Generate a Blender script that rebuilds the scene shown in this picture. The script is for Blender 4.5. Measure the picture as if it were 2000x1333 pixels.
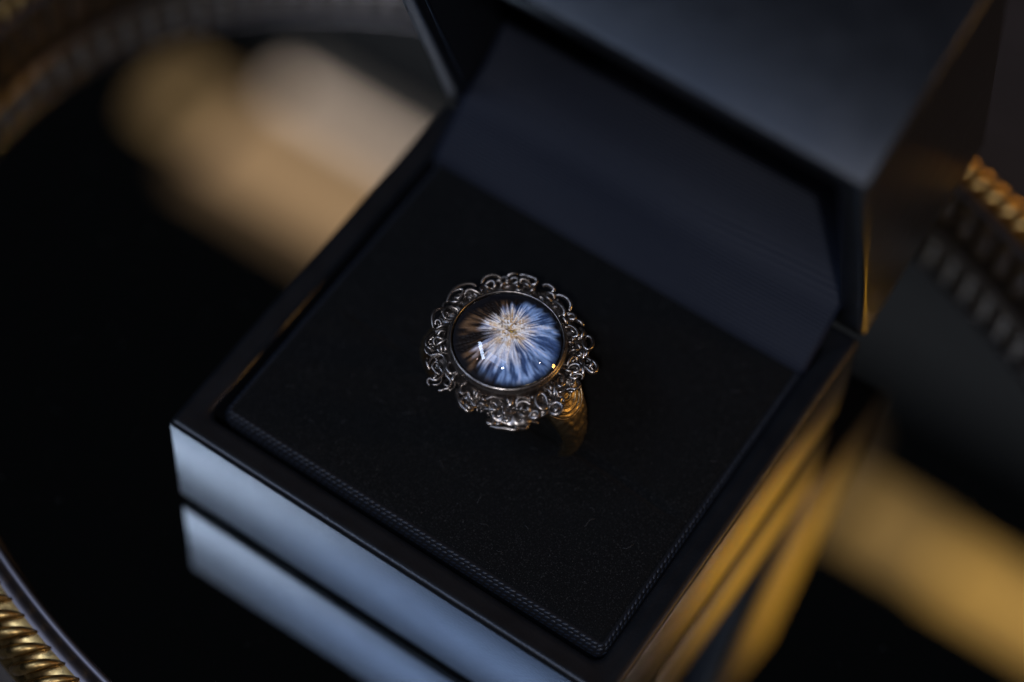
import bpy, math, random
import numpy as np
from mathutils import Vector, Matrix, Euler

for o in list(bpy.data.objects):
    bpy.data.objects.remove(o)
scene = bpy.context.scene
S = 0.667e-3                      # one modelling unit (box is 90 wide) in metres: a 60 mm ring box

# ------------------------------------------------------------------ camera
cam_d = bpy.data.cameras.new("camera")
cam = bpy.data.objects.new("camera", cam_d)
scene.collection.objects.link(cam)
cam.location = (140.934 * S, -135.374 * S, 375.547 * S)
cam.rotation_euler = (0.541811, -0.050171, 0.590090)
cam_d.sensor_width = 36.0
cam_d.lens = 80.56
cam_d.clip_start = 0.005
cam_d.clip_end = 50.0
cam_d.dof.use_dof = True
cam_d.dof.focus_distance = 381.5 * S
cam_d.dof.aperture_fstop = 6.4
scene.camera = cam

# ------------------------------------------------------------------ world and lamps (a dim room at night)
world = bpy.data.worlds.new("World")
scene.world = world
world.use_nodes = True
world.node_tree.nodes["Background"].inputs[0].default_value = (0.75, 0.85, 1.0, 1)
world.node_tree.nodes["Background"].inputs[1].default_value = 0.0016

BOX_C = Vector((45, 40, 30)) * S


def area_lamp(name, pos, target, sx, sy, radiance, color, xdir=None):
    d = bpy.data.lights.new(name, 'AREA')
    d.shape = 'RECTANGLE'
    d.size, d.size_y = sx, sy
    d.energy = radiance * math.pi * sx * sy
    d.color = color
    o = bpy.data.objects.new(name, d)
    scene.collection.objects.link(o)
    pos, target = Vector(pos), Vector(target)
    z = (pos - target).normalized()
    x = Vector(xdir) if xdir else Vector((1, 0, 0))
    x = (x - z * x.dot(z)).normalized()
    y = z.cross(x)
    o.matrix_world = Matrix(((x.x, y.x, z.x, pos.x), (x.y, y.y, z.y, pos.y), (x.z, y.z, z.z, pos.z), (0, 0, 0, 1)))
    return o


# cool window slit, front left and above; its image is the white streak on the stone
wd = 1.3
area_lamp("window_light", BOX_C + Vector((-0.475, -0.365, 0.800)) * wd, BOX_C, 0.48 * wd, 0.080 * wd,
          20.0, (0.58, 0.72, 1.0), (0.33, -0.365, 0.02))
H = 1.5


def ceiling_lamp(name, x0, x1, y0, y1, radiance, color):
    """lamp under the ceiling; extents given as run per unit of rise from the box"""
    return area_lamp(name, BOX_C + Vector(((x0 + x1) / 2 * H, (y0 + y1) / 2 * H, H)), BOX_C + Vector(((x0 + x1) / 2 * H, (y0 + y1) / 2 * H, 0)),
                     (x1 - x0) * H, (y1 - y0) * H, radiance, color)


# broad blue fill added to brighten the box front; warm cove behind
ceiling_lamp("blue_front_fill", -0.36, 0.24, -0.60, -0.37, 5.2, (0.36, 0.54, 1.0))
ceiling_lamp("warm_cove_lamp", -0.540, -0.12, 0.545, 0.582, 0.48, (1.0, 0.61, 0.32))
ceiling_lamp("soft_cove_spill", -0.540, -0.10, 0.526, 0.612, 0.13, (1.0, 0.62, 0.33))
ceiling_lamp("warm_cove_end", -0.590, -0.558, 0.552, 0.595, 0.29, (1.0, 0.62, 0.28))
ceiling_lamp("warm_cove_lamp", -0.085, -0.022, 0.552, 0.582, 0.40, (1.0, 0.58, 0.19))
ceiling_lamp("warm_cove_lamp", -0.020, 0.07, 0.550, 0.580, 0.72, (1.0, 0.55, 0.14))
ceiling_lamp("pale_cove_glow", -0.530, -0.30, 0.572, 0.624, 1.20, (1.0, 0.76, 0.61))
ceiling_lamp("pale_cove_spill", -0.530, -0.36, 0.600, 0.640, 0.10, (1.0, 0.88, 0.82))
ceiling_lamp("dim_wall_glow", -0.70, 0.02, 0.66, 0.75, 0.013, (0.85, 0.88, 1.0))
ceiling_lamp("lid_rim_fill", -0.46, -0.32, 0.05, 0.15, 1.1, (0.80, 0.82, 1.0))  # added overhead fill that brightens the lid's left rim
ceiling_lamp("amber_cove_lamp", 0.08, 0.34, 0.45, 0.58, 2.0, (1.0, 0.47, 0.035))
# low amber table lamp to the right
area_lamp("amber_table_lamp", BOX_C + Vector((0.86, 0.44, 0.24)), BOX_C, 0.11, 0.11, 44.0, (1.0, 0.52, 0.12)).data.shape = 'DISK'
# small spot bulbs of the room: the sparks on the stone
for dx, dy, dz, en, bc in ((-0.470, -0.550, 0.690, 0.5, (1.0, 0.60, 0.62)), (0.220, -0.500, 0.840, 25.0, (0.95, 0.94, 0.98)),
                           (0.580, 0.380, 0.720, 1.5, (1.0, 0.70, 0.62)), (0.770, 0.240, 0.590, 1.5, (1.0, 0.75, 0.68))):
    d = bpy.data.lights.new("small_bulb", 'POINT')
    d.shadow_soft_size = 0.017
    d.energy = en
    d.color = bc
    o = bpy.data.objects.new("small_bulb", d)
    scene.collection.objects.link(o)
    o.location = Vector((45, 34, 54)) * S + Vector((dx, dy, dz)) * 1.2

vs = scene.view_settings
vs.view_transform = 'Standard'
vs.look = 'None'
vs.exposure = 0.0
vs.gamma = 1.0
vs.use_curve_mapping = False
scene.render.engine = 'CYCLES'
cy = scene.cycles
cy.use_denoising = True
cy.max_bounces = 10
cy.glossy_bounces = 6
cy.transparent_max_bounces = 12
cy.caustics_reflective = True
cy.caustics_refractive = True
cy.blur_glossy = 0.3
cy.sample_clamp_indirect = 12.0

# ------------------------------------------------------------------ helpers
rng = random.Random(7)
nrng = np.random.default_rng(7)
WORLD_LOC = {}


def empty(name, loc, label, cat):
    o = bpy.data.objects.new(name, None)
    o.empty_display_size = 0.01
    scene.collection.objects.link(o)
    o.location = Vector(loc) * S
    WORLD_LOC[o.name] = Vector(loc) * S
    o["label"] = label
    o["category"] = cat
    return o


def link(o, parent=None, wloc=(0, 0, 0)):
    """place an object at world location wloc (metres); parents carry no rotation"""
    scene.collection.objects.link(o)
    w = Vector(wloc)
    WORLD_LOC[o.name] = w
    if parent is not None:
        o.parent = parent
        o.location = w - WORLD_LOC[parent.name]
    else:
        o.location = w
    return o


def mesh(name, verts, faces, mat, smooth=True, scale=S):
    me = bpy.data.meshes.new(name)
    v = np.asarray(verts, dtype=float) * scale
    me.from_pydata(v.tolist(), [], [tuple(int(i) for i in f) for f in faces])
    me.materials.append(mat)
    me.update()
    if smooth:
        me.polygons.foreach_set("use_smooth", [True] * len(me.polygons))
    return me


def part(name, verts, faces, mat, parent=None, smooth=True, origin=None):
    """mesh object; verts in world modelling units; origin = its pivot"""
    v = np.asarray(verts, dtype=float)
    if origin is None:
        origin = (v.min(0) + v.max(0)) / 2
    me = mesh(name, v - np.asarray(origin), faces, mat, smooth)
    o = bpy.data.objects.new(name, me)
    return link(o, parent, Vector(origin) * S)


def rrect(x0, x1, y0, y1, r, nc=5):
    pts = []
    for cx, cy_, a0 in ((x1 - r, y1 - r, 0), (x0 + r, y1 - r, 90), (x0 + r, y0 + r, 180), (x1 - r, y0 + r, 270)):
        for i in range(nc + 1):
            a = math.radians(a0 + 90 * i / nc)
            pts.append((cx + r * math.cos(a), cy_ + r * math.sin(a)))
    return pts


def loft(loops, cap0=False, cap1=False):
    n = len(loops[0])
    v = [p for l in loops for p in l]
    f = []
    for k in range(len(loops) - 1):
        for i in range(n):
            j = (i + 1) % n
            f.append((k * n + i, k * n + j, (k + 1) * n + j, (k + 1) * n + i))
    if cap0:
        f.append(tuple(range(n - 1, -1, -1)))
    if cap1:
        f.append(tuple(range((len(loops) - 1) * n, len(loops) * n)))
    return v, f


def catmull(P, per=6, closed=False):
    P = np.asarray(P, float)
    n = len(P)
    out = []
    for i in range(n - 1):
        p1, p2 = P[i], P[i + 1]
        p0 = P[i - 1] if i else (P[-2] if closed else 2 * p1 - p2)
        p3 = P[i + 2] if i + 2 < n else (P[1] if closed else 2 * p2 - p1)
        for k in range(per):
            t = k / per
            out.append(0.5 * ((2 * p1) + (-p0 + p2) * t + (2 * p0 - 5 * p1 + 4 * p2 - p3) * t * t + (-p0 + 3 * p1 - 3 * p2 + p3) * t ** 3))
    out.append(P[-1])
    return np.array(out)


def tube(path, rad, sides=7, up=(0, 0, 1), flat=1.0):
    """sweep a round (or flattened) section along a path; rad a number or list"""
    path = np.asarray(path, float)
    n = len(path)
    r = np.full(n, rad) if np.isscalar(rad) else np.asarray(rad, float)
    T = np.gradient(path, axis=0)
    T /= np.linalg.norm(T, axis=1)[:, None] + 1e-12
    up = np.asarray(up, float)
    v, f = [], []
    for i in range(n):
        s = np.cross(T[i], up)
        s /= np.linalg.norm(s) + 1e-9
        u = np.cross(s, T[i])
        for k in range(sides):
            a = 2 * math.pi * k / sides
            v.append(path[i] + r[i] * (math.cos(a) * s + flat * math.sin(a) * u))
    for i in range(n - 1):
        for k in range(sides):
            j = (k + 1) % sides
            f.append((i * sides + k, i * sides + j, (i + 1) * sides + j, (i + 1) * sides + k))
    f.append(tuple(range(sides - 1, -1, -1)))
    f.append(tuple(range((n - 1) * sides, n * sides)))
    return v, f


def smooth01(x, a, b):
    t = np.clip((np.asarray(x, float) - a) / (b - a), 0, 1)
    return t * t * (3 - 2 * t)


# ------------------------------------------------------------------ materials
def new_mat(name):
    m = bpy.data.materials.new(name)
    m.use_nodes = True
    nt = m.node_tree
    return m, nt, nt.nodes["Principled BSDF"]


def noise_bump(nt, bsdf, scale, strength, dist, detail=4.0, coord="Object", tex='noise'):
    tc = nt.nodes.new("ShaderNodeTexCoord")
    n = nt.nodes.new("ShaderNodeTexNoise")
    n.inputs["Scale"].default_value = scale
    n.inputs["Detail"].default_value = detail
    n.inputs["Roughness"].default_value = 0.6
    b = nt.nodes.new("ShaderNodeBump")
    b.inputs["Strength"].default_value = strength
    b.inputs["Distance"].default_value = dist
    nt.links.new(tc.outputs[coord], n.inputs["Vector"])
    nt.links.new(n.outputs["Fac"], b.inputs["Height"])
    nt.links.new(b.outputs["Normal"], bsdf.inputs["Normal"])
    return tc, n, b


def ramp(nt, fac, stops):
    r = nt.nodes.new("ShaderNodeValToRGB")
    els = r.color_ramp.elements
    while len(els) < len(stops):
        els.new(0.5)
    for e, (p, c) in zip(els, stops):
        e.position = p
        e.color = (*c, 1)
    nt.links.new(fac, r.inputs["Fac"])
    return r


def mat_paper():
    m, nt, b = new_mat("black_leatherette")
    tc, n, bp = noise_bump(nt, b, 2600, 0.8, 0.00004, 3)
    n2 = nt.nodes.new("ShaderNodeTexNoise")
    n2.inputs["Scale"].default_value = 260
    n2.inputs["Detail"].default_value = 5
    nt.links.new(tc.outputs["Object"], n2.inputs["Vector"])
    r = ramp(nt, n2.outputs["Fac"], [(0.3, (0.29,) * 3), (0.7, (0.32,) * 3)])
    nt.links.new(r.outputs[0], b.inputs["Roughness"])
    c = ramp(nt, n2.outputs["Fac"], [(0.3, (0.0030, 0.0036, 0.0048)), (0.75, (0.0050, 0.0058, 0.0074))])
    nt.links.new(c.outputs[0], b.inputs["Base Color"])
    b.inputs["Specular IOR Level"].default_value = 0.36
    return m


def mat_velvet():
    m, nt, b = new_mat("black_velvet")
    tc, n, bp = noise_bump(nt, b, 9000, 0.9, 0.00008, 4)
    n2 = nt.nodes.new("ShaderNodeTexNoise")
    n2.inputs["Scale"].default_value = 6500
    n2.inputs["Detail"].default_value = 2
    nt.links.new(tc.outputs["Object"], n2.inputs["Vector"])
    c = ramp(nt, n2.outputs["Fac"], [(0.42, (0.0018, 0.0020, 0.0022)), (0.60, (0.0034, 0.0037, 0.0041)), (0.80, (0.03, 0.03, 0.03))])
    nt.links.new(c.outputs[0], b.inputs["Base Color"])
    b.inputs["Roughness"].default_value = 0.95
    b.inputs["Specular IOR Level"].default_value = 0.1
    b.inputs["Sheen Weight"].default_value = 0.012
    b.inputs["Sheen Roughness"].default_value = 0.4
    return m


def mat_satin():
    m, nt, b = new_mat("navy_black_satin")
    tc = nt.nodes.new("ShaderNodeTexCoord")
    w = nt.nodes.new("ShaderNodeTexWave")
    w.bands_direction = 'Z'
    w.inputs["Scale"].default_value = 900
    w.inputs["Distortion"].default_value = 0.6
    w.inputs["Detail"].default_value = 1.5
    nt.links.new(tc.outputs["Object"], w.inputs["Vector"])
    bp = nt.nodes.new("ShaderNodeBump")
    bp.inputs["Strength"].default_value = 0.7
    bp.inputs["Distance"].default_value = 0.00008
    nt.links.new(w.outputs["Fac"], bp.inputs["Height"])
    nt.links.new(bp.outputs["Normal"], b.inputs["Normal"])
    b.inputs["Base Color"].default_value = (0.0042, 0.0060, 0.0125, 1)
    b.inputs["Roughness"].default_value = 0.6
    b.inputs["Specular IOR Level"].default_value = 0.18
    b.inputs["Sheen Weight"].default_value = 0.02
    b.inputs["Sheen Roughness"].default_value = 0.35
    return m


def mat_plain(name, col, rough=0.6, metal=0.0, spec=0.5):
    m, nt, b = new_mat(name)
    b.inputs["Base Color"].default_value = (*col, 1)
    b.inputs["Roughness"].default_value = rough
    b.inputs["Metallic"].default_value = metal
    b.inputs["Specular IOR Level"].default_value = spec
    return m, nt, b


def mat_mirror():
    m, nt, b = mat_plain("mirror_glass", (0.84, 0.87, 0.86), 0.0, 1.0)
    tc = nt.nodes.new("ShaderNodeTexCoord")
    n = nt.nodes.new("ShaderNodeTexNoise")
    n.inputs["Scale"].default_value = 900
    n.inputs["Detail"].default_value = 6
    nt.links.new(tc.outputs["Object"], n.inputs["Vector"])
    r = ramp(nt, n.outputs["Fac"], [(0.5, (0.005,) * 3), (0.8, (0.03,) * 3)])
    nt.links.new(r.outputs[0], b.inputs["Roughness"])
    return m


def mat_gold():
    m, nt, b = mat_plain("antique_gilt_metal", (0.62, 0.44, 0.20), 0.28, 1.0)
    tc, n, bp = noise_bump(nt, b, 1800, 0.25, 0.00006, 5)
    n2 = nt.nodes.new("ShaderNodeTexNoise")
    n2.inputs["Scale"].default_value = 420
    n2.inputs["Detail"].default_value = 6
    nt.links.new(tc.outputs["Object"], n2.inputs["Vector"])
    c = ramp(nt, n2.outputs["Fac"], [(0.35, (0.10, 0.06, 0.022)), (0.5, (0.46, 0.30, 0.11)), (0.7, (0.64, 0.45, 0.20))])
    nt.links.new(c.outputs[0], b.inputs["Base Color"])
    r = ramp(nt, n2.outputs["Fac"], [(0.35, (0.5,) * 3), (0.6, (0.22,) * 3)])
    nt.links.new(r.outputs[0], b.inputs["Roughness"])
    return m


def mat_lacquer():
    m, nt, b = mat_plain("dark_polished_metal", (0.06, 0.054, 0.056), 0.40, 1.0)
    noise_bump(nt, b, 900, 0.1, 0.00006, 4)
    return m


def mat_silver(name="oxidised_silver", dark=(0.12, 0.104, 0.092), light=(0.34, 0.305, 0.278), rough_add=0.0):
    m, nt, b = mat_plain(name, light, 0.25, 1.0)
    tc, n, bp = noise_bump(nt, b, 1800, 0.08, 0.00005, 3)
    n2 = nt.nodes.new("ShaderNodeTexNoise")
    n2.inputs["Scale"].default_value = 1300
    n2.inputs["Detail"].default_value = 4
    nt.links.new(tc.outputs["Object"], n2.inputs["Vector"])
    c = ramp(nt, n2.outputs["Fac"], [(0.34, dark), (0.62, light)])
    nt.links.new(c.outputs[0], b.inputs["Base Color"])
    r = ramp(nt, n2.outputs["Fac"], [(0.35, (0.42 + rough_add,) * 3), (0.65, (0.27 + rough_add,) * 3)])
    nt.links.new(r.outputs[0], b.inputs["Roughness"])
    return m


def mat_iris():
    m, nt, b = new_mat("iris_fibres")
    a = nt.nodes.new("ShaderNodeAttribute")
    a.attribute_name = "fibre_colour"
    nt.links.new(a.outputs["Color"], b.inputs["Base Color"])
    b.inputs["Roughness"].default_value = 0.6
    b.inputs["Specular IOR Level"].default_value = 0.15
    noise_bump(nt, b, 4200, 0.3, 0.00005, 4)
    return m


def mat_glass():
    """clear thin dome: Fresnel gloss over straight-through transmission"""
    m = bpy.data.materials.new("clear_dome_glass")
    m.use_nodes = True
    nt = m.node_tree
    nt.nodes.clear()
    out = nt.nodes.new("ShaderNodeOutputMaterial")
    mix = nt.nodes.new("ShaderNodeMixShader")
    fr = nt.nodes.new("ShaderNodeFresnel")
    fr.inputs["IOR"].default_value = 1.6
    tr = nt.nodes.new("ShaderNodeBsdfTransparent")
    gl = nt.nodes.new("ShaderNodeBsdfGlossy")
    gl.inputs["Roughness"].default_value = 0.02
    # no gloss on the inner side, so light passes out of the dome unhindered
    ge = nt.nodes.new("ShaderNodeNewGeometry")
    inv = nt.nodes.new("ShaderNodeMath")
    inv.operation = 'SUBTRACT'
    inv.inputs[0].default_value = 1.0
    mul = nt.nodes.new("ShaderNodeMath")
    mul.operation = 'MULTIPLY'
    nt.links.new(ge.outputs["Backfacing"], inv.inputs[1])
    nt.links.new(fr.outputs[0], mul.inputs[0])
    nt.links.new(inv.outputs[0], mul.inputs[1])
    nt.links.new(mul.outputs[0], mix.inputs[0])
    nt.links.new(tr.outputs[0], mix.inputs[1])
    nt.links.new(gl.outputs[0], mix.inputs[2])
    nt.links.new(mix.outputs[0], out.inputs["Surface"])
    return m


def mat_wood():
    m, nt, b = new_mat("dark_stained_wood")
    tc = nt.nodes.new("ShaderNodeTexCoord")
    mp = nt.nodes.new("ShaderNodeMapping")
    mp.inputs["Scale"].default_value = (8, 90, 8)
    n = nt.nodes.new("ShaderNodeTexNoise")
    n.inputs["Scale"].default_value = 6
    n.inputs["Detail"].default_value = 6
    nt.links.new(tc.outputs["Object"], mp.inputs["Vector"])
    nt.links.new(mp.outputs[0], n.inputs["Vector"])
    c = ramp(nt, n.outputs["Fac"], [(0.3, (0.007, 0.005, 0.005)), (0.7, (0.014, 0.0105, 0.0105))])
    nt.links.new(c.outputs[0], b.inputs["Base Color"])
    b.inputs["Roughness"].default_value = 0.55
    return m


PAPER, VELVET, SATIN, MIRROR = mat_paper(), mat_velvet(), mat_satin(), mat_mirror()
GOLD, LACQ, SILVER, IRIS, GLASS, WOOD = mat_gold(), mat_lacquer(), mat_silver(), mat_iris(), mat_glass(), mat_wood()
LIPM = mat_plain("dull_dark_metal", (0.10, 0.092, 0.10), 0.42, 1.0)[0]
LEDGE = mat_plain("brushed_gilt_ledge", (0.20, 0.17, 0.14), 0.30, 1.0)[0]
BRONZE = mat_plain("dark_gilt_bronze", (0.020, 0.0125, 0.006), 0.45, 0.0, 0.08)[0]
BRASS = mat_silver("aged_brass", (0.10, 0.075, 0.045), (0.36, 0.29, 0.18), 0.08)
FELT = mat_plain("black_felt", (0.006, 0.006, 0.007), 0.95, 0, 0.1)[0]
THREAD = mat_plain("blue_black_thread", (0.007, 0.010, 0.017), 0.45, 0, 0.28)[0]
LINT = mat_plain("grey_lint", (0.04, 0.04, 0.043), 0.8)[0]

# ------------------------------------------------------------------ table
tv = [(-1800, -1800, -6), (1800, -1800, -6), (1800, 1800, -6), (-1800, 1800, -6)]
table = part("table_top", tv, [(0, 1, 2, 3)], WOOD, smooth=False)
table["kind"] = "structure"

# ------------------------------------------------------------------ oval mirror tray
TC, TA, TB, TROT = (42.2, 49.7), 128.9, 91.5, -0.07
tray = empty("oval_tray", (TC[0], TC[1], -6), "oval mirror tray with fluted gilt wall and roped rim under the box", "tray")


def oval(off, z, n=240):
    out = []
    for i in range(n):
        t = 2 * math.pi * i / n
        c, s = math.cos(t), math.sin(t)
        nx, ny = c / TA, s / TB
        L = math.hypot(nx, ny)
        x, y = TA * c + off * nx / L, TB * s + off * ny / L
        out.append((TC[0] + x * math.cos(TROT) - y * math.sin(TROT), TC[1] + x * math.sin(TROT) + y * math.cos(TROT), z))
    return out


def oval_stations(off, count):
    """evenly spaced (point, outward normal, tangent) round the oval"""
    n = 4000
    t = np.linspace(0, 2 * math.pi, n + 1)
    c, s = np.cos(t), np.sin(t)
    nx, ny = c / TA, s / TB
    L = np.hypot(nx, ny)
    nx, ny = nx / L, ny / L
    x, y = TA * c + off * nx, TB * s + off * ny
    cr, sr = math.cos(TROT), math.sin(TROT)
    x, y, nx, ny = TC[0] + x * cr - y * sr, TC[1] + x * sr + y * cr, nx * cr - ny * sr, nx * sr + ny * cr
    d = np.r_[0, np.cumsum(np.hypot(np.diff(x), np.diff(y)))]
    q = np.arange(count) * d[-1] / count
    X, Y = np.interp(q, d, x), np.interp(q, d, y)
    NX, NY = np.interp(q, d, nx), np.interp(q, d, ny)
    return [(X[i], Y[i], math.atan2(NY[i], NX[i])) for i in range(count)]


floor_v = oval(-1.0, 0.0)
part("mirror_floor", floor_v, [tuple(range(len(floor_v)))], MIRROR, tray, smooth=False)
v, f = loft([oval(-1.0, -0.5), oval(-2.7, -0.4), oval(-2.75, 0.4), oval(-2.6, 0.66), oval(-2.3, 0.75), oval(-1.4, 0.86), oval(-0.4, 0.99), oval(-0.3, 0.5)])
part("inner_moulding", v, f, LEDGE, tray)
v, f = loft([oval(-0.3, 0.4), oval(0.3, 1.2), oval(0.7, 13.6), oval(0.5, 14.0)])
part("inner_wall", v, f, LACQ, tray)
lip = [(0.5, 13.9), (-0.2, 14.4), (-0.5, 15.1), (-0.3, 15.4), (0.0, 15.5), (0.7, 15.35), (1.1, 15.0), (1.4, 14.3), (1.8, 13.7), (2.4, 13.2), (3.2, 13.0)]
v, f = loft([oval(o_, z_) for o_, z_ in lip])
part("lip", v, f, LIPM, tray)
outer = [(3.0, 13.05), (4.6, 12.9), (6.4, 12.2), (7.6, 11.1), (8.3, 9.8), (8.9, 8.9), (10.0, 8.4), (10.2, 7.6), (9.9, 6.8), (9.0, 6.0), (8.4, 2.0), (8.2, -4.5), (8.0, -6.0), (5.5, -6.0), (4.5, -4.0), (-1.0, -3.5), (-1.0, -0.6)]
v, f = loft([oval(o_, z_) for o_, z_ in outer])
part("outer_wall", v, f, GOLD, tray)

# inner flutes: upright half-round ribs with rounded ends
NF = 132
fv, ff = [], []
rows = [(0.9, 0.05), (1.6, 0.65), (2.6, 0.95), (4.5, 1.0), (10.5, 1.0), (12.0, 0.95), (13.0, 0.65), (13.55, 0.05)]
K = 7
for z_, k_ in rows:
    for i in range(K):
        a = math.pi * i / (K - 1)
        fv.append((-1.45 * math.sin(a) * k_ + 0.55, 2.2 * math.cos(a) * (0.35 + 0.65 * k_), z_))
for r_ in range(len(rows) - 1):
    for i in range(K - 1):
        ff.append((r_ * K + i, r_ * K + i + 1, (r_ + 1) * K + i + 1, (r_ + 1) * K + i))
flute_me = mesh("flute", fv, ff, BRONZE)
for X, Y, a in oval_stations(0.0, NF):
    o = bpy.data.objects.new("flute", flute_me)
    link(o, tray, Vector((X, Y, 0)) * S)
    o.rotation_euler = (0, 0, a)

# roped rim: slanting lobes laid over the rounded edge
NR = 184
path, rad = [], []
for i in range(9):
    t = i / 8
    a = math.radians(126 - 132 * t)
    path.append((5.2 + 4.0 * math.cos(a), 3.2 - 6.6 * t ** 1.1, 9.4 + 4.5 * math.sin(a)))
    rad.append(0.14 + 1.12 * math.sin(math.pi * min(1, 0.03 + t * 0.74)) ** 0.9)
v, f = tube(path, rad, 7, up=(0, 1, 0))
rope_me = mesh("rope_lobe", v, f, GOLD)
for X, Y, a in oval_stations(0.0, NR):
    o = bpy.data.objects.new("rope_lobe", rope_me)
    link(o, tray, Vector((X, Y, 0)) * S)
    o.rotation_euler = (0, 0, a)

# dust on the mirror
sv, sf = [], []
for k in range(420):
    a, q = rng.uniform(0, 6.283), math.sqrt(rng.random()) * 0.96
    x, y = TC[0] + TA * q * math.cos(a), TC[1] + TB * q * math.sin(a)
    if -3 < x < 93 and -3 < y < 88:
        continue
    r_ = rng.choice((0.05, 0.06, 0.08, 0.13))
    k0 = len(sv)
    for i in range(5):
        t = 2 * math.pi * i / 5 + a
        sv.append((x + r_ * rng.uniform(.6, 1.2) * math.cos(t), y + r_ * rng.uniform(.6, 1.2) * math.sin(t), 0.012))
    sv.append((x, y, 0.012 + 0.5 * r_))
    sf += [(k0 + i, k0 + (i + 1) % 5, k0 + 5) for i in range(5)]
DUST = mat_plain("grey_dust", (0.05, 0.05, 0.055), 0.9)[0]
du_ = part("dust", sv, sf, DUST, tray)
du_["kind"] = "stuff"

# ------------------------------------------------------------------ ring box
W, D, HB = 90.0, 84.3, 29.35
box = empty("ring_box", (W / 2, D / 2, 0), "open black ring box with velvet pad and raised satin lined lid", "ring box")


def rr_loop(d, z, r, x0=0.0, x1=W, y0=0.0, y1=D):
    return [(x, y, z) for x, y in rrect(x0 + d, x1 - d, y0 + d, y1 - d, r, 5)]


v, f = loft([rr_loop(3.2, 0.0, 1.0), rr_loop(3.2, 2.9, 1.0)], True, True)
part("foot", v, f, FELT, box, smooth=False)
prof = [(2.0, 2.75, .8), (0.5, 2.62, .8), (0.12, 2.8, .8), (0, 3.3, .8), (0, 15, .8), (0, HB - 1.1, .8), (0.12, HB - 0.55, .8), (0.42, HB - 0.16, .8), (0.95, HB + 0.06, .8), (1.5, HB + 0.05, .9),
        (2.2, HB - 0.07, 1.1), (3.4, HB - 0.1, 1.5), (4.4, HB - 0.12, 1.9), (4.85, HB - 0.4, 2.2), (5.0, HB - 1.0, 2.3), (5.05, HB - 12, 2.3)]
v, f = loft([rr_loop(*p_) for p_ in prof], False, True)
base = part("base_shell", v, f, PAPER, box)

for cx_, cy_, sx_, sy_ in ((W, 0, -1, 1), (0, 0, 1, 1), (W, D, -1, -1), (0, D, 1, -1)):
    P = [(cx_ + sx_ * q, cy_ + sy_ * q, HB + zq) for q, zq in ((0.9, -0.02), (1.6, 0.03), (3.0, -0.10), (4.6, -0.14), (5.4, -0.9))]
    v, f = tube(P, 0.09, 5)
    part("mitre_seam", v, f, FELT, base)

# lid: a hollow box leaning 20 degrees forward of upright
TH = -0.34735
UP = np.array([0, math.sin(TH), math.cos(TH)])
BK = np.array([0, math.cos(TH), -math.sin(TH)])
HINGE = np.array([0, D + 0.15, HB + 0.3])
LD = 42.5


def lid_pt(u, v_, w):
    return HINGE + np.array([u, 0, 0]) + UP * v_ + BK * w


def lid_loop(d, w, r):
    return [lid_pt(x, y, w) for x, y in rrect(d, W - d, d, D - d, r, 5)]


lp = [(5.0, 36, 2.0), (5.0, 1.2, 2.0), (4.8, 0.5, 1.8), (4.3, 0.12, 1.6), (3.0, 0.02, 1.2), (1.4, 0.0, .9), (0.6, 0.12, .8), (0.15, 0.5, .8), (0, 1.1, .8), (0, 20, .8), (0, LD - 1.1, .8), (0.15, LD - 0.5, .8), (0.6, LD - 0.12, .8), (1.3, LD, .9)]
v, f = loft([lid_loop(*p_) for p_ in lp], True, True)
f = [tuple(reversed(q)) for q in f]
lid = part("lid", v, f, PAPER, box)

# satin: rises from behind the pad, sweeps into the lid and up its back panel
pr = [(71.6, 25.5), (72.0, 27.4), (73.0, 29.3), (75.2, 31.6), (78.2, 34.4), (82.0, 37.8)]
pr = [np.array([0, a_, b_]) for a_, b_ in pr]
for v_, w_ in ((9.0, 6.5), (11.5, 12.5), (15.0, 19.0), (20.0, 25.0), (27.0, 29.0), (38.0, 31.0), (52.0, 31.8), (68.0, 32.0), (78.0, 31.0)):
    pr.append(lid_pt(0, v_, w_))
pc = catmull(pr, 5)
nt_ = len(pc)
nx_ = 60
tang = np.gradient(pc, axis=0)
tang /= np.linalg.norm(tang, axis=1)[:, None]
nrm = np.cross(np.array([1.0, 0, 0]), tang)
sv, sf = [], []
for i in range(nt_):
    t = i / (nt_ - 1)
    xa = 5.06 + 1.9 * (1 - float(smooth01(t, 0.0, 0.14)))
    for j in range(nx_ + 1):
        s = j / nx_
        x = xa + (W - 2 * xa) * s
        w1 = 0.26 * math.sin(t * 15 + 1.3 * math.sin(s * 3.0) + 0.6) * float(smooth01(t, 0.06, 0.2)) * (1 - 0.5 * t)
        w2 = 0.28 * math.sin(s * 9 + t * 7) * float(smooth01(t, 0.05, 0.3))
        pu = 0.9 * math.sin(math.pi * s) ** 0.5 * float(smooth01(t, 0.25, 0.5))
        P = pc[i] + nrm[i] * (w1 + w2 + pu)
        sv.append((x, P[1], P[2]))
for i in range(nt_ - 1):
    for j in range(nx_):
        a = i * (nx_ + 1) + j
        sf.append((a, a + 1, a + nx_ + 2, a + nx_ + 1))
sat = part("satin_lining", sv, sf, SATIN, box)
md = sat.modifiers.new("thickness", 'SOLIDIFY')
md.thickness = 0.35 * S
md.offset = 0
# thin piping along the inner edge of the lid's mouth
pp = [lid_pt(x, y, 1.6) for x, y in rrect(5.25, W - 5.25, 5.25, D - 5.25, 2.0, 5)]
pp.append(pp[0])
v, f = tube(pp, 0.32, 6, up=tuple(BK))
part("lid_piping", v, f, THREAD, lid)

# velvet pad with the slit that grips the ring
PX0, PX1, PY0, PY1, PR = 6.3, 84.3, 7.7, 73.5, 1.5
RC = np.array([45.0, 35.8, 34.5])          # centre of the ring's shank circle


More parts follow.
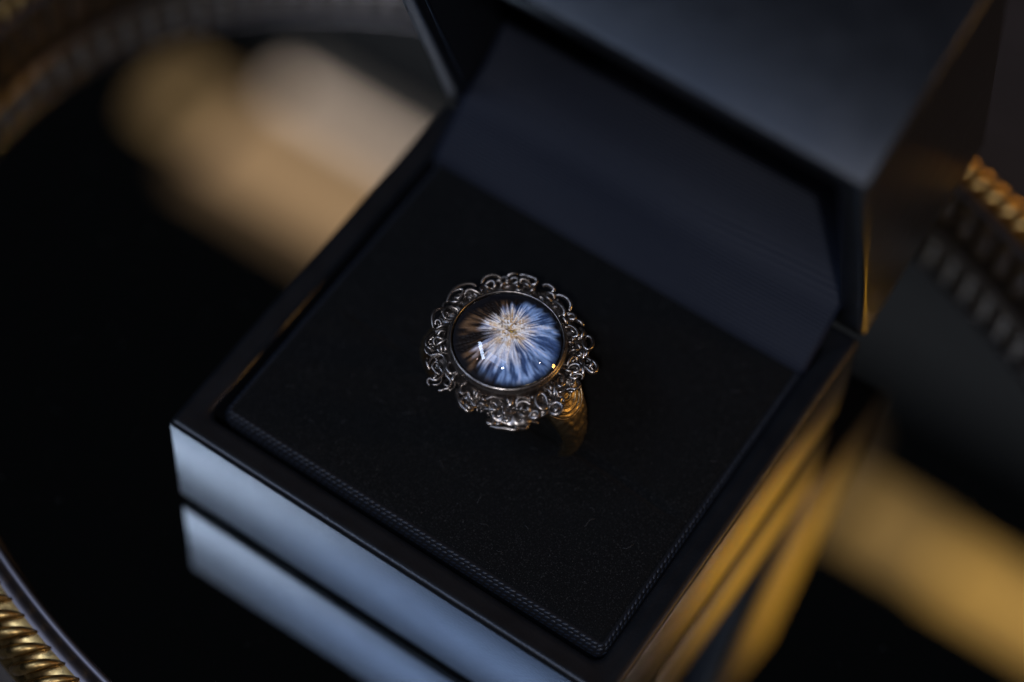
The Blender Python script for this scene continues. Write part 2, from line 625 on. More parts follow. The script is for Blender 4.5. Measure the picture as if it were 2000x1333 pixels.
def pad_clip(x, y):
    cx = min(max(x, PX0 + PR), PX1 - PR)
    cy_ = min(max(y, PY0 + PR), PY1 - PR)
    dx, dy = x - cx, y - cy_
    m = max(abs(dx), abs(dy))
    if m > 1e-9 and dx and dy:
        k = m / math.hypot(dx, dy)
        x, y = cx + dx * k, cy_ + dy * k
    d = min(x - PX0, PX1 - x, y - PY0, PY1 - y)
    if dx and dy:
        d = PR - math.hypot(x - cx, y - cy_)
    return x, y, max(d, 0.0)


def warp(n, lo, hi):
    e = [0, .12, .3, .6, 1.0, 1.6, 2.4]
    return [lo + q for q in e] + list(np.linspace(lo + 3.4, hi - 3.4, n)) + [hi - q for q in reversed(e)]


gx = warp(70, PX0, PX1)
gy = sorted(warp(54, PY0, PY1) + [RC[1] + q for q in (-1.6, -1.0, -.6, -.3, 0, .3, .6, 1.0, 1.6)])
pv, pf = [], []
for y in gy:
    for x in gx:
        X, Y, d = pad_clip(x, y)
        e = min(d / 2.2, 1.0)
        z = 26.7 + 1.9 * math.sqrt(max(0.0, 1 - (1 - e) ** 2))
        z += 0.5 * math.sin(math.pi * (X - PX0) / (PX1 - PX0)) * math.sin(math.pi * (Y - PY0) / (PY1 - PY0))
        ex = float(smooth01(X, PX0 + 4, PX0 + 9) * smooth01(-X, -PX1 + 2, -PX1 + 6))
        g = math.exp(-((Y - RC[1] - 0.5 * math.sin(X * .13)) / 0.75) ** 2)
        z -= (0.9 + 1.6 * math.exp(-((X - RC[0]) / 17) ** 4)) * g * ex
        z += 0.05 * math.sin(X * .9 + 1.3 * Y) * math.sin(Y * .7) * e
        pv.append((X, Y, z))
nxg = len(gx)
for i in range(len(gy) - 1):
    for j in range(nxg - 1):
        a = i * nxg + j
        pf.append((a, a + 1, a + nxg + 1, a + nxg))
bd = list(range(nxg)) + [i * nxg + nxg - 1 for i in range(1, len(gy))] + [(len(gy) - 1) * nxg + j for j in range(nxg - 2, -1, -1)] + [i * nxg for i in range(len(gy) - 2, 0, -1)]
k0 = len(pv)
for b_ in bd:
    pv.append((pv[b_][0], pv[b_][1], 17.4))
for i in range(len(bd)):
    j = (i + 1) % len(bd)
    pf.append((bd[i], k0 + i, k0 + j, bd[j]))
pad = part("velvet_pad", pv, pf, VELVET, box)

# woven ribbon round the pad's edge: rows of slanting stitches over a dark band
ring_xy = np.array(rrect(PX0 - 0.25, PX1 + 0.25, PY0 - 0.25, PY1 + 0.25, PR + .25, 8) + rrect(PX0 - 0.25, PX1 + 0.25, PY0 - 0.25, PY1 + 0.25, PR + .25, 8)[:1])
loops = []
for off, z in ((-0.15, 24.0), (-0.42, 25.0), (-0.40, 26.2), (-0.1, 27.3), (0.4, 28.12), (0.95, 28.4), (0.95, 27.9)):
    loops.append([(x, y, z) for x, y in rrect(PX0 + off, PX1 - off, PY0 + off, PY1 - off, max(PR - off, .5), 8)])
v, f = loft(loops)
rib = part("ribbon_edge", v, f, FELT, pad)
sv, sf = [], []
stitch_rows = [(-0.45, 25.5), (-0.36, 26.45), (-0.04, 27.35), (0.38, 28.1)]
for ri, (off, z) in enumerate(stitch_rows):
    R_ = np.array(rrect(PX0 + off, PX1 - off, PY0 + off, PY1 - off, max(PR - off, .5), 8))
    R_ = np.vstack([R_, R_[:1]])
    d = np.r_[0, np.cumsum(np.hypot(*np.diff(R_, axis=0).T))]
    cnt = int(d[-1] / 1.15)
    for k in range(cnt):
        q = ((k + 0.5 * (ri % 2) + rng.uniform(-.08, .08)) * d[-1] / cnt) % d[-1]
        x, y = np.interp(q, d, R_[:, 0]), np.interp(q, d, R_[:, 1])
        x2, y2 = np.interp((q + .05) % d[-1], d, R_[:, 0]), np.interp((q + .05) % d[-1], d, R_[:, 1])
        t = np.array([x2 - x, y2 - y, 0.0])
        if np.linalg.norm(t) > .2 or np.linalg.norm(t) < 1e-6:
            continue
        t /= np.linalg.norm(t)
        o_ = np.array([t[1], -t[0], 0.0])
        dn = np.array([-0.15, 0.25, 0.62, 0.9])[ri]
        nn = o_ * math.sqrt(max(0, 1 - dn * dn)) + np.array([0, 0, dn])
        bt = np.cross(nn, t)
        c = np.array([x, y, z]) + nn * 0.02
        l, wd_, h = 0.62 * rng.uniform(.85, 1.1), 0.24, 0.20
        tt = t * math.cos(.35) + bt * math.sin(.35) * (1 if ri % 2 else 1)
        ss = np.cross(nn, tt)
        k0 = len(sv)
        for a_, b_, c_ in ((-1, 0, 0), (-.5, -.85, .1), (-.5, 0, .85), (-.5, .85, .1), (.5, -.85, .1), (.5, 0, .85), (.5, .85, .1), (1, 0, 0)):
            sv.append(c + tt * a_ * l + ss * b_ * wd_ + nn * c_ * h)
        for q_ in ((0, 1, 2), (0, 2, 3), (1, 4, 5, 2), (2, 5, 6, 3), (4, 7, 5), (5, 7, 6)):
            sf.append(tuple(k0 + i for i in q_))
st = part("ribbon_stitches", sv, sf, THREAD, pad)
st["kind"] = "stuff"

# lint on the velvet
sv, sf = [], []
for k in range(110):
    x, y = rng.uniform(PX0 + 3, PX1 - 3), rng.uniform(PY0 + 3, PY1 - 5)
    z = 28.62 + 0.5 * math.sin(math.pi * (x - PX0) / (PX1 - PX0)) * math.sin(math.pi * (y - PY0) / (PY1 - PY0))
    a = rng.uniform(0, 6.28)
    L = rng.choice((0.12, 0.15, 0.2, 0.3, 1.2, 2.0)) * rng.uniform(.7, 1.3)
    P = []
    for i in range(4):
        P.append((x, y, z + rng.uniform(0, .06)))
        x += L / 3 * math.cos(a)
        y += L / 3 * math.sin(a)
        a += rng.uniform(-.9, .9)
    v, f = tube(P, 0.028 if L > .5 else 0.05, 3)
    k0 = len(sv)
    sv += list(v)
    sf += [tuple(k0 + i for i in q) for q in f]
ln = part("lint", sv, sf, LINT, pad)
ln["kind"] = "stuff"

# ------------------------------------------------------------------ ring
ring = empty("ring", (RC[0], RC[1], RC[2] - 16.2), "silver filigree ring with domed blue and tan stone in the pad", "ring")
RO, RI = 16.2, 14.3
na, nw = 300, 26
sv, sf = [], []
for i in range(na):
    a = 2 * math.pi * i / na
    top = (1 + math.cos(a)) / 2
    wdt = 4.6 + 5.2 * float(smooth01(top, 0.25, 0.95))
    for j in range(nw + 6):
        if j < nw:
            s = -1 + 2 * j / (nw - 1)
            lat = s * wdt / 2
            r = RI + (RO - RI) * (1 - abs(s) ** 3.2 * 0.85)
            al = (abs(math.atan2(math.sin(a), math.cos(a))) - math.radians(48)) * RO
            dd = math.hypot(al, lat)
            fade = (1 - abs(s) ** 6)
            if dd < 4.4:
                r += 0.20 * math.sin(dd / 0.95 * 2 * math.pi + 0.6) * fade
            else:
                r += 0.16 * math.sin(al * 2.4 + 2.1 * math.sin(lat * 1.7)) * math.sin(lat * 2.2 + 1.3 * math.sin(al * 1.1)) * fade
        else:
            s = 1 - 2 * (j - nw + 0.5) / 6
            lat = s * wdt / 2 * 0.96
            r = RI - 0.15 * (1 - s * s)
        sv.append((RC[0] + r * math.sin(a), RC[1] + lat, RC[2] + r * math.cos(a)))
m_ = nw + 6
for i in range(na):
    i2 = (i + 1) % na
    for j in range(m_):
        j2 = (j + 1) % m_
        sf.append((i * m_ + j, i * m_ + j2, i2 * m_ + j2, i2 * m_ + j))
shank = part("shank", sv, sf, BRASS, ring)
# raised arcs on both shoulders
for side in (1, -1):
    for rr_, a0, a1 in ((1.0, -150, 150), (2.2, -75, 75), (3.3, -95, 60), (4.25, -80, 80)):
        P = []
        for k in range(15):
            t = math.radians(a0 + (a1 - a0) * k / 14)
            al = math.radians(48) + rr_ * math.cos(t) / RO
            lat = rr_ * math.sin(t)
            wl = 4.6 + 5.2 * float(smooth01((1 + math.cos(al)) / 2, 0.25, 0.95))
            s_ = min(abs(lat) / (wl / 2), 1)
            r = RI + (RO - RI) * (1 - s_ ** 3.2 * 0.85) + 0.08
            P.append((RC[0] + side * r * math.sin(al), RC[1] + lat, RC[2] + r * math.cos(al)))
        v, f = tube(P, 0.2, 6, up=(side * math.sin(1.0), 0, math.cos(1.0)))
        part("engraved_arc", v, f, BRASS, shank)

SC = np.array([45.0, 35.8, 51.5])          # centre of the stone's girdle


def lathe(profile, n=120):
    return loft([[(SC[0] + r * math.cos(2 * math.pi * i / n), SC[1] + r * math.sin(2 * math.pi * i / n), z) for i in range(n)] for r, z in profile])


v, f = lathe([(8.8, 47.0), (10.5, 47.0), (10.75, 47.4), (10.6, 48.2), (10.25, 48.8), (9.95, 49.4), (9.88, 50.1), (9.98, 50.3), (10.02, 50.55), (9.9, 50.75), (9.75, 50.85), (9.78, 51.05), (9.7, 51.35), (9.52, 51.5), (9.36, 51.5), (9.28, 51.35), (9.25, 50.8)])
part("bezel", v, f, SILVER, ring)

# stone: fibrous core under a clear dome
RB, HH = 9.25, 3.9
RS = (RB * RB + HH * HH) / (2 * HH)
nr, nt2 = 110, 640
rad_ = np.linspace(0, 1, nr + 1)[1:]
th_ = np.linspace(0, 2 * np.pi, nt2, endpoint=False)
RR, TT = np.meshgrid(rad_, th_, indexing='ij')
lx, ly = RR * np.cos(TT), RR * np.sin(TT)
# stone-plane axes turned to the burst's own axes (u to the blue side, v to the pale side)
uu = (9.805 * lx + 6.568 * ly) / 11.7
vv = (5.888 * lx - 8.227 * ly) / 10.1
cu, cv = 0.05, -0.20
du, dv = uu - cu, vv - cv
rho = np.hypot(du, dv)
phi = np.arctan2(dv, du)


def vnoise(x, y, seed, px=None):
    """value noise; x periodic with period px (cells)"""
    g = np.random.default_rng(seed).random((256, 64))
    xi, yi = np.floor(x).astype(int), np.floor(y).astype(int)
    fx, fy = x - xi, y - yi
    fx, fy = fx * fx * (3 - 2 * fx), fy * fy * (3 - 2 * fy)
    p_ = px or 256
    a = g[xi % p_, yi % 64]
    b = g[(xi + 1) % p_, yi % 64]
    c = g[xi % p_, (yi + 1) % 64]
    d = g[(xi + 1) % p_, (yi + 1) % 64]
    return (a * (1 - fx) + b * fx) * (1 - fy) + (c * (1 - fx) + d * fx) * fy


wob = vnoise(uu * 3 + 20, vv * 3 + 20, 21) - .5
ph = (phi / (2 * np.pi) + 0.012 * wob) % 1.0
f1 = vnoise(ph * 24, rho * 1.6, 1, 24)
f2 = vnoise(ph * 62, rho * 2.6, 2, 62)
f3 = vnoise(ph * 128, rho * 4.5, 3, 128)
f4 = vnoise(ph * 12, rho * 1.0, 4, 12)
f5 = vnoise(ph * 190, rho * 7.0, 15, 190)
cl = vnoise(uu * 6 + 20, vv * 6 + 20, 5)
cl2 = vnoise(uu * 17 + 20, vv * 17 + 20, 6)
cl3 = vnoise(uu * 34 + 40, vv * 34 + 40, 8)
fib = 0.18 * f1 + 0.28 * f2 + 0.30 * f3 + 0.24 * f5


def mixc(a, b, t):
    return a * (1 - t[..., None]) + np.asarray(b) * t[..., None]


Z3 = np.zeros(RR.shape + (3,))
blue = mixc(Z3 + np.array([0.045, 0.085, 0.20]), (0.25, 0.38, 0.64), smooth01(0.75 * fib + 0.25 * cl, 0.34, 0.62))
blue = mixc(blue, (0.46, 0.53, 0.74), smooth01(0.6 * f3 + 0.4 * f5, 0.58, 0.85) * smooth01(f1, 0.3, 0.7) * 0.8)
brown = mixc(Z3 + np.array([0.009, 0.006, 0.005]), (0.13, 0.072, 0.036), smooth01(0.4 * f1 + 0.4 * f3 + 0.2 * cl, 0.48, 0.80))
# dark brown side against the blue side, parted along the fibres
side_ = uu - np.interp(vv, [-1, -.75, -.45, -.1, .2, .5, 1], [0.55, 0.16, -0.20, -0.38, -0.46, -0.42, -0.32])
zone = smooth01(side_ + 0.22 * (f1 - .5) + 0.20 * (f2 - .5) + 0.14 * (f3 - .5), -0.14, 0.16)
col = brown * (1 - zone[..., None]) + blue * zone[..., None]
# tan fibres at the lower left of the burst
fr_ = smooth01(-side_, -0.30, 0.02) * smooth01(side_, -0.5, -0.1) * smooth01(vv, 0.0, 0.35) * smooth01(-rho, -1.0, -0.55)
col = mixc(col, (0.40, 0.22, 0.09), fr_ * smooth01(0.5 * f2 + 0.5 * f3, 0.36, 0.62) * 0.85)
# pale burst: warm white fibres, tan tufts, dark gaps
reach = 0.58 + 0.20 * (f4 - .5) + 0.20 * (f1 - .5) + 0.30 * (f2 - .5) + 0.20 * smooth01(vv, 0.0, 0.5) - 0.20 * smooth01(-side_, -0.1, 0.35) - 0.10 * smooth01(-vv, 0.2, 0.7) - 0.12 * smooth01(uu, 0.15, 0.6)
pet = smooth01(reach - rho + 0.26 * (f3 - .5) + 0.20 * (f5 - .5), -0.14, 0.42)
petc = mixc(Z3 + np.array([0.92, 0.86, 0.84]), (0.74, 0.53, 0.32), smooth01(0.7 * vnoise(ph * 20, rho * 2.4, 9, 20) + 0.3 * f3, 0.44, 0.66))
petc = mixc(petc, (0.42, 0.50, 0.80), smooth01(vnoise(ph * 34, rho * 2.0, 12, 34), 0.60, 0.85) * smooth01(rho, 0.2, 0.5) * 0.7)
petc = mixc(petc, (0.20, 0.125, 0.07), smooth01(0.6 * vnoise(ph * 46, rho * 6.0, 41, 46) + 0.4 * f5, 0.62, 0.80) * smooth01(-rho, -0.6, -0.35) * 0.7)
petc = mixc(petc, (1.0, 0.98, 0.97), smooth01(f3 * .45 + f5 * .25 + cl3 * .4, 0.62, 0.82))
col = col * (1 - pet[..., None]) + petc * pet[..., None]
col = col * (0.72 + 0.42 * smooth01(0.5 * f3 + 0.5 * f5, 0.25, 0.6))[..., None]
# cream and gold flecks crowding the middle
mid = smooth01(-rho + 0.25 * (f2 - .5), -0.46, -0.16)
flk = vnoise(uu * 15 + 3 * f2 + 50, vv * 15 + 40, 31)
col = mixc(col, (0.93, 0.82, 0.68), mid * smooth01(flk, 0.50, 0.62) * 0.8)
col = mixc(col, (0.60, 0.38, 0.17), mid * smooth01(vnoise(uu * 13 + 60, vv * 13 + 2 * f3 + 30, 33), 0.58, 0.70) * 0.85)
col = mixc(col, (0.14, 0.085, 0.045), mid * smooth01(vnoise(uu * 19 + 70, vv * 19 + 20, 34), 0.74, 0.84) * 0.8)
col = mixc(col, (1.0, 0.98, 0.96), mid * smooth01(cl3, 0.72, 0.86))
# the split heart
heart = smooth01(-np.hypot(du * 0.9 + dv * .5, (dv - du * .45) * 2.4) + 0.16 * (cl2 - .5), -0.17, -0.05)
col = mixc(col, (0.11, 0.06, 0.018), heart * smooth01(cl3 + cl2, 0.75, 1.15))
col = mixc(col, (0.62, 0.42, 0.10), heart * smooth01(cl3, 0.60, 0.85))
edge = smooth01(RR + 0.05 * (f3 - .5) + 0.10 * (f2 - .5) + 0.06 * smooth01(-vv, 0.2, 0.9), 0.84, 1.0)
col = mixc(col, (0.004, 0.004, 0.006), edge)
col = np.clip(col, 0, 0.98)
RBc = 9.0
HC = 0.7
rsc = (RBc ** 2 + HC ** 2) / (2 * HC)
rmm = RR * RBc
zz = SC[2] - 0.35 + np.sqrt(rsc ** 2 - rmm ** 2) - (rsc - HC)
zz = zz + (0.30 * (fib - .5) + 0.22 * (f3 - .5) * pet + 0.12 * (cl3 - .5)) * (1 - edge) - 0.30 * heart
vx = np.stack([SC[0] + lx * RBc, SC[1] + ly * RBc, zz], -1).reshape(-1, 3)
vx = np.vstack([[SC[0], SC[1], float(zz[0].mean())], vx])
fc = [(0, 1 + j, 1 + (j + 1) % nt2) for j in range(nt2)]
for i in range(nr - 1):
    for j in range(nt2):
        j2 = (j + 1) % nt2
        fc.append((1 + i * nt2 + j, 1 + (i + 1) * nt2 + j, 1 + (i + 1) * nt2 + j2, 1 + i * nt2 + j2))
dome_prof = []
for k in range(25):
    a = math.acos((RS - HH) / RS) * (1 - k / 24)
    dome_prof.append((RS * math.sin(a) + 1e-4, SC[2] + HH - RS + RS * math.cos(a)))
v, f = lathe(dome_prof, 96)
f.append(tuple(range(24 * 96, 25 * 96)))
dome = part("domed_stone", v, f, GLASS, ring)
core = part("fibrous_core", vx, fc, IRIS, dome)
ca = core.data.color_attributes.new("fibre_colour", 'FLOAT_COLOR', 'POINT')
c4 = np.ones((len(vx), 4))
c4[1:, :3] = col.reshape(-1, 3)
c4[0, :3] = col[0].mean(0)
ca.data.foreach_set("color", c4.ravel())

# filigree: a pierced, bumpy plate carrying scrolled wires
WIRES = [
    [48.6,-8.0,-10.65,-8.57,-10.3,-8.98,-9.51,-9.05,-8.74,-8.7,-8.11,-8.24,-7.56,-7.63,-7.56,-6.93,-8.04,-6.49,-8.6,-6.19,-9.25,-5.7,-9.88,-4.89,-10.38,-4.22,-10.55,-3.79,-10.89,-3.53,-11.56,-3.55,-12.06,-3.93,-12.38,-4.24,-12.93,-4.7,-13.2],
    [48.6,-6.07,-10.68,-6.49,-10.88,-7.12,-10.78,-7.8,-10.46,-8.05,-10.04,-8.02,-9.48,-7.66,-9.33,-7.27,-9.43,-6.8,-9.9,-6.14,-10.19,-5.81,-10.39,-5.54,-10.85,-5.63,-11.45,-5.84,-12.08,-6.27,-12.39,-6.82,-12.4,-7.1,-12.66,-7.02,-12.98,-6.68,-13.27,-6.32,-13.39],
    [48.6,-5.33,-7.94,-5.73,-7.84,-6.01,-8.1,-6.09,-8.59,-5.81,-9.2,-5.27,-9.57,-4.59,-9.63,-4.36,-9.14,-4.48,-8.57],
    [48.6,-4.48,-8.57,-3.95,-9.07,-4.0,-9.74,-3.8,-10.36,-3.78,-10.67],
    [48.6,-9.48,-7.52,-10.08,-7.73,-10.66,-7.7,-11.06,-7.39],
    [48.6,-9.58,-9.5,-9.24,-10.13,-8.65,-10.58,-8.01,-11.09],
    [48.6,-1.56,-9.54,-2.03,-10.08,-2.01,-10.85,-1.55,-11.44,-0.98,-11.62,-0.48,-10.87,0.48,-11.37,1.17,-11.32],
    [48.6,0.74,-9.54,0.39,-9.93,0.62,-10.68],
    [48.6,1.93,-10.13,1.24,-10.1,1.15,-10.56,1.43,-11.21],
    [48.6,-0.54,-12.42,-0.47,-13.01,0.19,-13.07],
    [48.6,-0.05,-12.07,0.36,-12.43,0.45,-12.88,1.29,-13.13,1.79,-12.71,2.13,-12.07],
    [48.6,-2.24,-11.41,-1.42,-12.52,-0.5,-13.3,0.36,-13.73,1.66,-13.84,2.04,-12.92],
    [48.6,1.91,-10.93,2.35,-11.4,3.05,-11.29,3.58,-10.92],
    [48.6,2.05,-10.64,2.86,-10.52],
    [48.6,2.64,-10.35,3.09,-9.7,3.63,-9.18,4.36,-8.93,5.02,-8.92],
    [48.6,4.8,-9.26,5.61,-9.47,6.18,-9.98,6.48,-10.67,6.84,-10.8,7.53,-10.18,8.05,-9.29],
    [48.6,3.41,-11.82,4.38,-11.45,5.15,-11.1,5.36,-10.42,5.0,-9.39],
    [47.0,5.7,-10.13,6.25,-10.78,7.04,-11.12,7.82,-10.96,8.42,-10.53,8.7,-9.61,8.68,-8.92],
    [47.0,4.92,-11.46,5.39,-12.16,5.95,-12.41,5.4,-12.99,4.95,-12.99,4.79,-12.59,4.91,-12.11],
    [47.0,4.42,-11.55,3.96,-11.36,4.14,-10.97,4.83,-11.0],
    [47.0,6.04,-12.54,6.65,-12.04,6.93,-11.46],
    [48.6,5.37,-7.95,5.92,-8.6,6.57,-8.91],
    [48.6,5.9,-7.57,6.46,-8.08,6.71,-8.95,6.36,-9.59],
    [48.6,7.6,-8.45,7.47,-7.76,7.88,-7.2,8.54,-6.86,9.36,-6.93,9.69,-7.09],
    [48.6,7.29,-8.15,7.02,-7.42,7.32,-6.69,8.06,-6.3,9.03,-6.26],
    [48.6,7.86,-8.0,8.16,-7.79,8.51,-8.06,8.42,-8.51,8.12,-8.73],
    [48.6,8.07,-9.15,9.0,-9.39,9.78,-9.23,10.31,-8.85],
    [48.6,9.69,-7.09,9.43,-7.53,9.61,-8.05,10.02,-8.08],
    [48.6,10.38,-8.8,10.32,-8.2,10.59,-7.61,11.18,-7.58,11.51,-8.0,11.37,-8.61,10.86,-8.85,10.38,-8.8],
    [48.6,11.8,-5.58,11.6,-6.45,10.85,-6.65,10.02,-6.33,9.52,-5.65,9.33,-4.87,9.61,-4.28,10.51,-4.29,11.14,-4.75,11.7,-5.26],
    [48.6,9.52,-3.29,10.02,-2.87,10.76,-3.07,11.09,-3.49],
    [48.6,12.53,-5.85,13.03,-6.27,13.67,-6.07,14.08,-5.52,14.11,-4.72,13.5,-4.12,12.66,-4.19,12.17,-4.8,12.07,-5.65],
    [48.6,12.78,-4.89,13.09,-4.67,13.39,-4.97,13.25,-5.59,12.85,-5.49],
    [48.6,8.47,-6.0,8.99,-5.7,8.88,-5.19],
    [47.0,8.68,-10.92,9.27,-10.96,9.73,-11.15],
    [47.0,5.55,-13.21,6.61,-12.97,7.86,-12.35,9.39,-11.65,9.74,-11.01,10.66,-10.22,10.55,-8.88],
    [47.0,8.81,-8.95,9.5,-8.98,10.43,-8.71,11.76,-8.03],
    [48.6,6.02,9.15,6.36,9.46,7.13,9.43,7.97,9.12,8.48,8.58,8.27,8.17,7.7,7.89],
    [48.6,7.71,6.55,8.16,6.68,8.63,6.95],
    [48.6,8.17,7.33,8.42,7.77],
    [48.6,9.55,9.67,10.02,9.94,10.79,9.58,11.31,8.93,11.49,8.16,11.21,7.44,10.48,7.57,9.88,8.16,9.52,9.06,9.55,9.67],
    [48.6,11.49,8.16,11.39,7.32,11.58,6.69,11.48,5.85],
    [48.6,8.97,7.26,9.77,7.18,10.12,6.8],
    [48.6,9.1,5.24,9.36,5.67,9.77,6.03,10.09,6.52],
    [48.6,10.39,6.22,11.2,5.96],
    [48.6,10.75,6.99,11.14,6.63,11.58,5.54],
    [48.6,10.07,2.93,9.99,3.38,9.87,4.06,9.98,4.71,10.42,5.02,10.82,4.74],
    [48.6,10.42,3.95,10.6,4.58],
    [48.6,9.68,2.14,10.34,1.86,10.88,1.86,11.5,2.05,11.69,1.43],
    [48.6,11.67,1.79,12.14,2.38,12.82,2.8,13.34,2.73,13.42,2.28],
    [48.6,11.8,4.04,12.34,4.04,12.87,3.54,13.23,2.9],
    [48.6,10.5,2.6,10.51,3.24,10.98,3.83,11.73,3.99,12.27,3.48,12.11,2.74,11.39,2.22,10.8,2.31],
    [48.6,9.68,0.75,10.41,0.77,11.17,0.43,11.62,-0.26,11.72,-1.07,11.34,-1.46,10.75,-0.88,10.45,-0.09,10.62,0.29],
    [48.6,11.34,-1.46,11.33,-2.1,11.72,-2.69,12.33,-3.13],
    [48.6,9.91,-1.23,10.5,-1.56,11.1,-2.39,11.53,-3.21],
    [48.6,9.61,-2.07,10.13,-2.2,10.59,-2.75],
    [48.6,12.47,-0.91,12.92,-0.46,13.47,-0.33,13.86,0.21,13.89,0.98,13.28,1.43,12.9,1.53],
    [48.6,12.11,6.04,12.83,5.92,13.56,5.93,14.45,5.29,14.55,4.23,13.86,3.99,13.09,4.19,12.51,4.42,12.03,4.84],
    [48.6,13.18,4.39,13.23,4.8,13.89,4.77,14.37,4.35],
    [48.6,12.88,5.83,13.42,5.32,13.32,4.49],
    [48.6,7.9,10.23,8.74,9.93,9.05,9.12,9.17,8.43],
    [48.6,-12.12,-3.94,-12.98,-3.07,-13.55,-2.15,-13.73,-1.09,-13.37,-0.16,-13.05,0.37],
    [48.6,-10.61,1.29,-11.22,1.45,-12.03,1.17,-12.52,0.6,-12.52,-0.22,-12.23,-0.9,-11.63,-1.22,-11.1,-0.91,-10.61,-0.34],
    [48.6,-11.65,-3.9,-11.27,-3.19,-10.82,-2.57,-10.46,-1.65],
    [48.6,-12.21,-3.27,-12.51,-2.66,-12.13,-2.32,-11.49,-2.6,-11.42,-3.15],
    [48.6,-11.58,-4.36,-11.79,-5.32,-11.7,-6.43,-11.28,-7.3,-10.62,-7.71,-9.85,-7.75,-9.4,-7.5],
    [48.6,-10.66,-4.88,-10.66,-4.07,-10.29,-3.52,-10.16,-2.98],
    [48.6,-9.89,-3.38,-9.54,-4.16,-9.46,-4.91,-9.84,-5.25,-10.39,-5.35,-10.56,-5.92,-10.3,-6.46,-9.89,-6.61],
    [48.6,-9.73,-6.57,-9.4,-5.89,-9.05,-5.13,-8.91,-4.44,-8.95,-4.11],
    [48.6,-8.85,-5.43,-8.32,-5.92,-7.95,-6.54],
    [48.6,-9.36,-5.94,-8.79,-6.41,-8.32,-7.09],
    [48.6,-13.13,2.03,-12.43,1.93,-11.89,2.24,-11.49,2.76,-11.35,3.46,-11.75,4.22],
    [48.6,-13.17,1.55,-13.48,2.54,-13.61,3.64,-13.42,4.83,-12.89,5.89,-12.15,6.65,-11.41,7.03,-11.01,7.01],
    [48.6,-13.13,2.03,-13.52,2.96,-13.34,3.98,-12.67,4.84,-12.16,4.83,-11.92,4.1,-12.08,3.24,-12.72,3.08],
    [48.6,-11.07,4.33,-9.94,4.7],
    [48.6,-11.72,4.55,-11.73,5.29,-11.27,5.92,-10.07,6.18,-9.36,6.24],
    [48.6,-10.0,7.74,-8.66,7.71],
    [48.6,-9.71,-8.66,-8.78,-7.86,-7.83,-6.89,-7.45,-6.91],
    [48.6,-10.53,8.01,-10.69,9.01,-10.29,9.79,-9.69,10.43,-8.97,10.73,-8.36,10.68],
    [48.6,-10.05,7.73,-8.57,7.76],
    [48.6,-8.68,9.62,-8.56,10.12,-8.26,10.2,-7.72,9.89],
    [48.6,-9.89,8.34,-9.6,9.1,-8.99,9.4,-8.46,8.95,-8.36,8.46],
    [48.6,-7.9,11.71,-7.58,12.43,-6.97,13.07,-6.52,13.26],
    [48.6,-6.36,13.37,-5.57,13.73,-4.62,13.86,-3.7,14.03,-3.11,13.75,-3.07,13.08,-3.68,12.79],
    [48.6,-5.08,11.79,-5.37,12.13,-5.11,12.53,-4.47,12.78,-3.84,12.68],
    [48.6,-4.66,12.02,-4.0,12.07,-3.48,11.96],
    [48.6,-2.7,12.52,-2.68,11.98,-2.93,11.31],
    [48.6,-7.5,10.6,-6.8,11.1],
    [48.6,-5.65,11.1,-5.25,10.83,-4.89,10.81],
    [48.6,-1.92,13.77,-1.41,14.21,-0.68,14.31,0.13,14.13,0.13,13.44],
    [48.6,-0.59,12.79,0.02,13.08,0.73,13.04,1.11,12.62],
    [48.6,0.92,13.45,1.6,13.8,2.54,13.92,3.51,13.65,4.23,13.07,4.49,12.15],
    [48.6,1.28,12.19,2.27,12.08,3.24,11.81,3.98,11.38,4.4,10.72,4.16,10.41],
    [48.6,-0.19,11.83,0.32,11.92,1.1,11.78],
    [48.6,4.82,11.3,5.16,11.81,5.93,11.68,6.16,11.16,5.62,10.77,5.07,10.92],
    [48.6,4.08,10.35,4.83,10.07,5.7,9.6],
    [48.6,6.31,11.27,7.17,11.34,8.07,11.17],
    [48.6,-7.04,11.63,-6.7,12.15,-5.91,12.17,-5.75,11.58,-6.23,11.1],
    [48.6,-7.43,9.13,-7.5,9.91,-7.1,10.34],
    [48.6,-8.41,10.93,-8.01,11.35,-7.37,11.26,-7.07,10.64,-7.41,10.12],
]
HALO = [[-4.06,-9.05],[-5.58,-9.53],[-7.38,-10.21],[-9.47,-8.68],[-11.31,-6.34],[-12.46,-4.1],[-13.29,-1.85],[-13.24,0.04],[-12.92,2.15],[-13.75,3.81],[-12.92,5.66],[-11.39,7.26],[-10.5,9.04],[-9.22,10.72],[-7.21,12.41],[-4.8,13.5],[-2.85,13.39],[-0.8,14.23],[1.93,14.03],[3.75,12.83],[5.14,11.96],[6.81,11.29],[8.54,10.05],[10.27,9.43],[11.23,7.31],[12.47,5.39],[12.56,3.04],[13.28,1.15],[12.7,-1.06],[13.34,-3.58],[12.99,-5.36],[11.87,-7.34],[11.27,-8.71],[10.23,-10.62],[8.02,-11.84],[5.69,-12.44],[4.6,-11.57],[2.22,-11.96],[0.13,-12.62],[-1.17,-11.77],[-1.62,-10.06],[-2.47,-9.12]]
ho = catmull(np.array(HALO + [HALO[0]]), 6, True)[:-1]
ho = ho * (1 - 0.02 / 1.0)
nh = len(ho)
rows_h = []
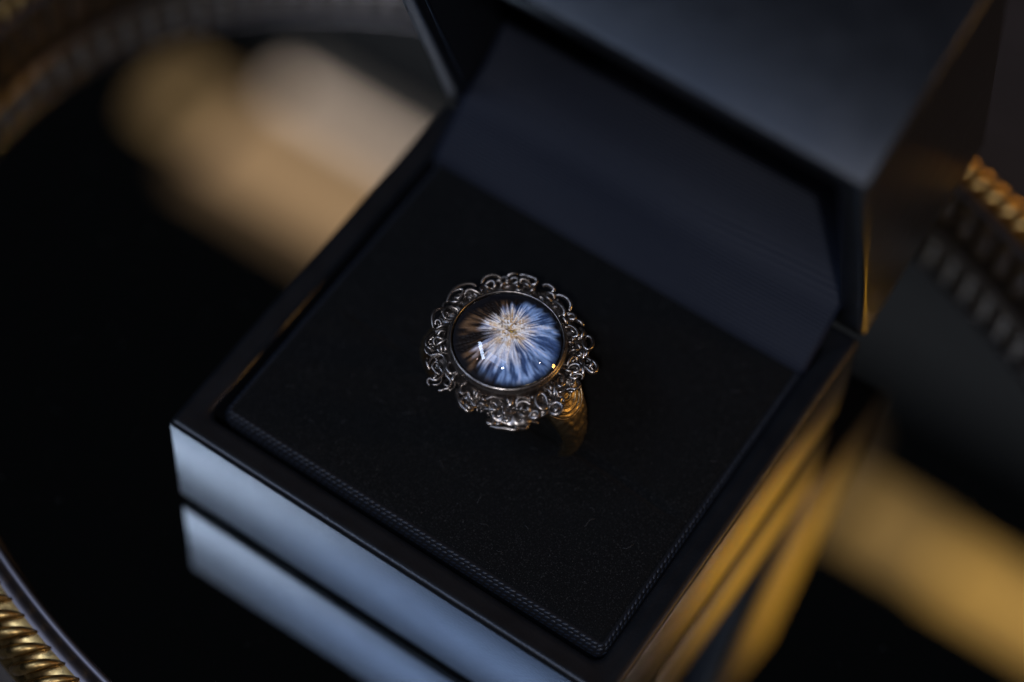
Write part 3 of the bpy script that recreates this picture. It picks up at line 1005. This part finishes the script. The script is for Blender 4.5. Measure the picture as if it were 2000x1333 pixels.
for k, (t, z) in enumerate(((0.0, 47.3), (0.0, 48.0), (0.25, 48.25), (0.5, 48.3), (0.75, 48.15), (0.95, 47.95), (1.0, 47.6), (0.97, 47.2))):
    lp_ = []
    for i in range(nh):
        ang = math.atan2(ho[i][1], ho[i][0])
        ri = 9.7
        rO = math.hypot(*ho[i])
        r = ri + (max(rO, 10.6) - ri) * t
        bump = 0.32 * math.sin(ang * 31 + t * 9) * math.sin(t * 14 + ang * 13) * (1 if 0.1 < t < 0.97 else 0)
        x, y = (ho[i][0] / rO * r, ho[i][1] / rO * r)
        lp_.append((SC[0] + x, SC[1] + y, z - 0.25 + bump))
    rows_h.append(lp_)
v, f = loft(rows_h)
halo = part("filigree_plate", v, f, SILVER, ring)
for wi, wv in enumerate(WIRES):
    z0 = wv[0]
    P2 = np.array(wv[1:]).reshape(-1, 2)
    zo = rng.uniform(-0.25, 0.35)
    closed = bool(np.allclose(P2[0], P2[-1]))
    C2 = catmull(P2, 4, closed)
    t = np.linspace(0, 1, len(C2))
    rr2 = np.hypot(C2[:, 0], C2[:, 1])
    z = z0 + zo + 0.45 * np.sin(np.pi * t) - 0.05 * np.clip(rr2 - 13.0, 0, 9) ** 2
    path = np.c_[SC[0] + C2[:, 0], SC[1] + C2[:, 1], z]
    rad = (0.28 + 0.12 * rng.random()) * (0.72 + 0.28 * np.sin(np.pi * np.clip(t * .9 + .05, 0, 1)))
    v, f = tube(path, rad, 7, flat=1.25)
    part("scroll_wire", v, f, SILVER, halo)
# smaller curls beneath, filling the lace
for k in range(64):
    a = 2 * math.pi * (k + rng.uniform(-.3, .3)) / 64
    if abs(((a - math.atan2(-10.1, -2.3)) + math.pi) % (2 * math.pi) - math.pi) < 0.10:
        continue
    r0 = rng.uniform(11.0, 13.2)
    rc_ = rng.uniform(0.7, 1.25)
    a0, turn, sg = rng.uniform(0, 6.28), rng.uniform(3.6, 7.5), rng.choice((-1, 1))
    P = []
    for i in range(14):
        t = i / 13
        q = rc_ * (1 - 0.55 * t)
        P.append((SC[0] + r0 * math.cos(a) + q * math.cos(a0 + sg * turn * t), SC[1] + r0 * math.sin(a) + q * math.sin(a0 + sg * turn * t), 47.75 + 0.5 * t + rng.uniform(-.02, .02)))
    v, f = tube(P, rng.uniform(0.2, 0.3), 6, flat=1.2)
    part("scroll_wire", v, f, SILVER, halo)
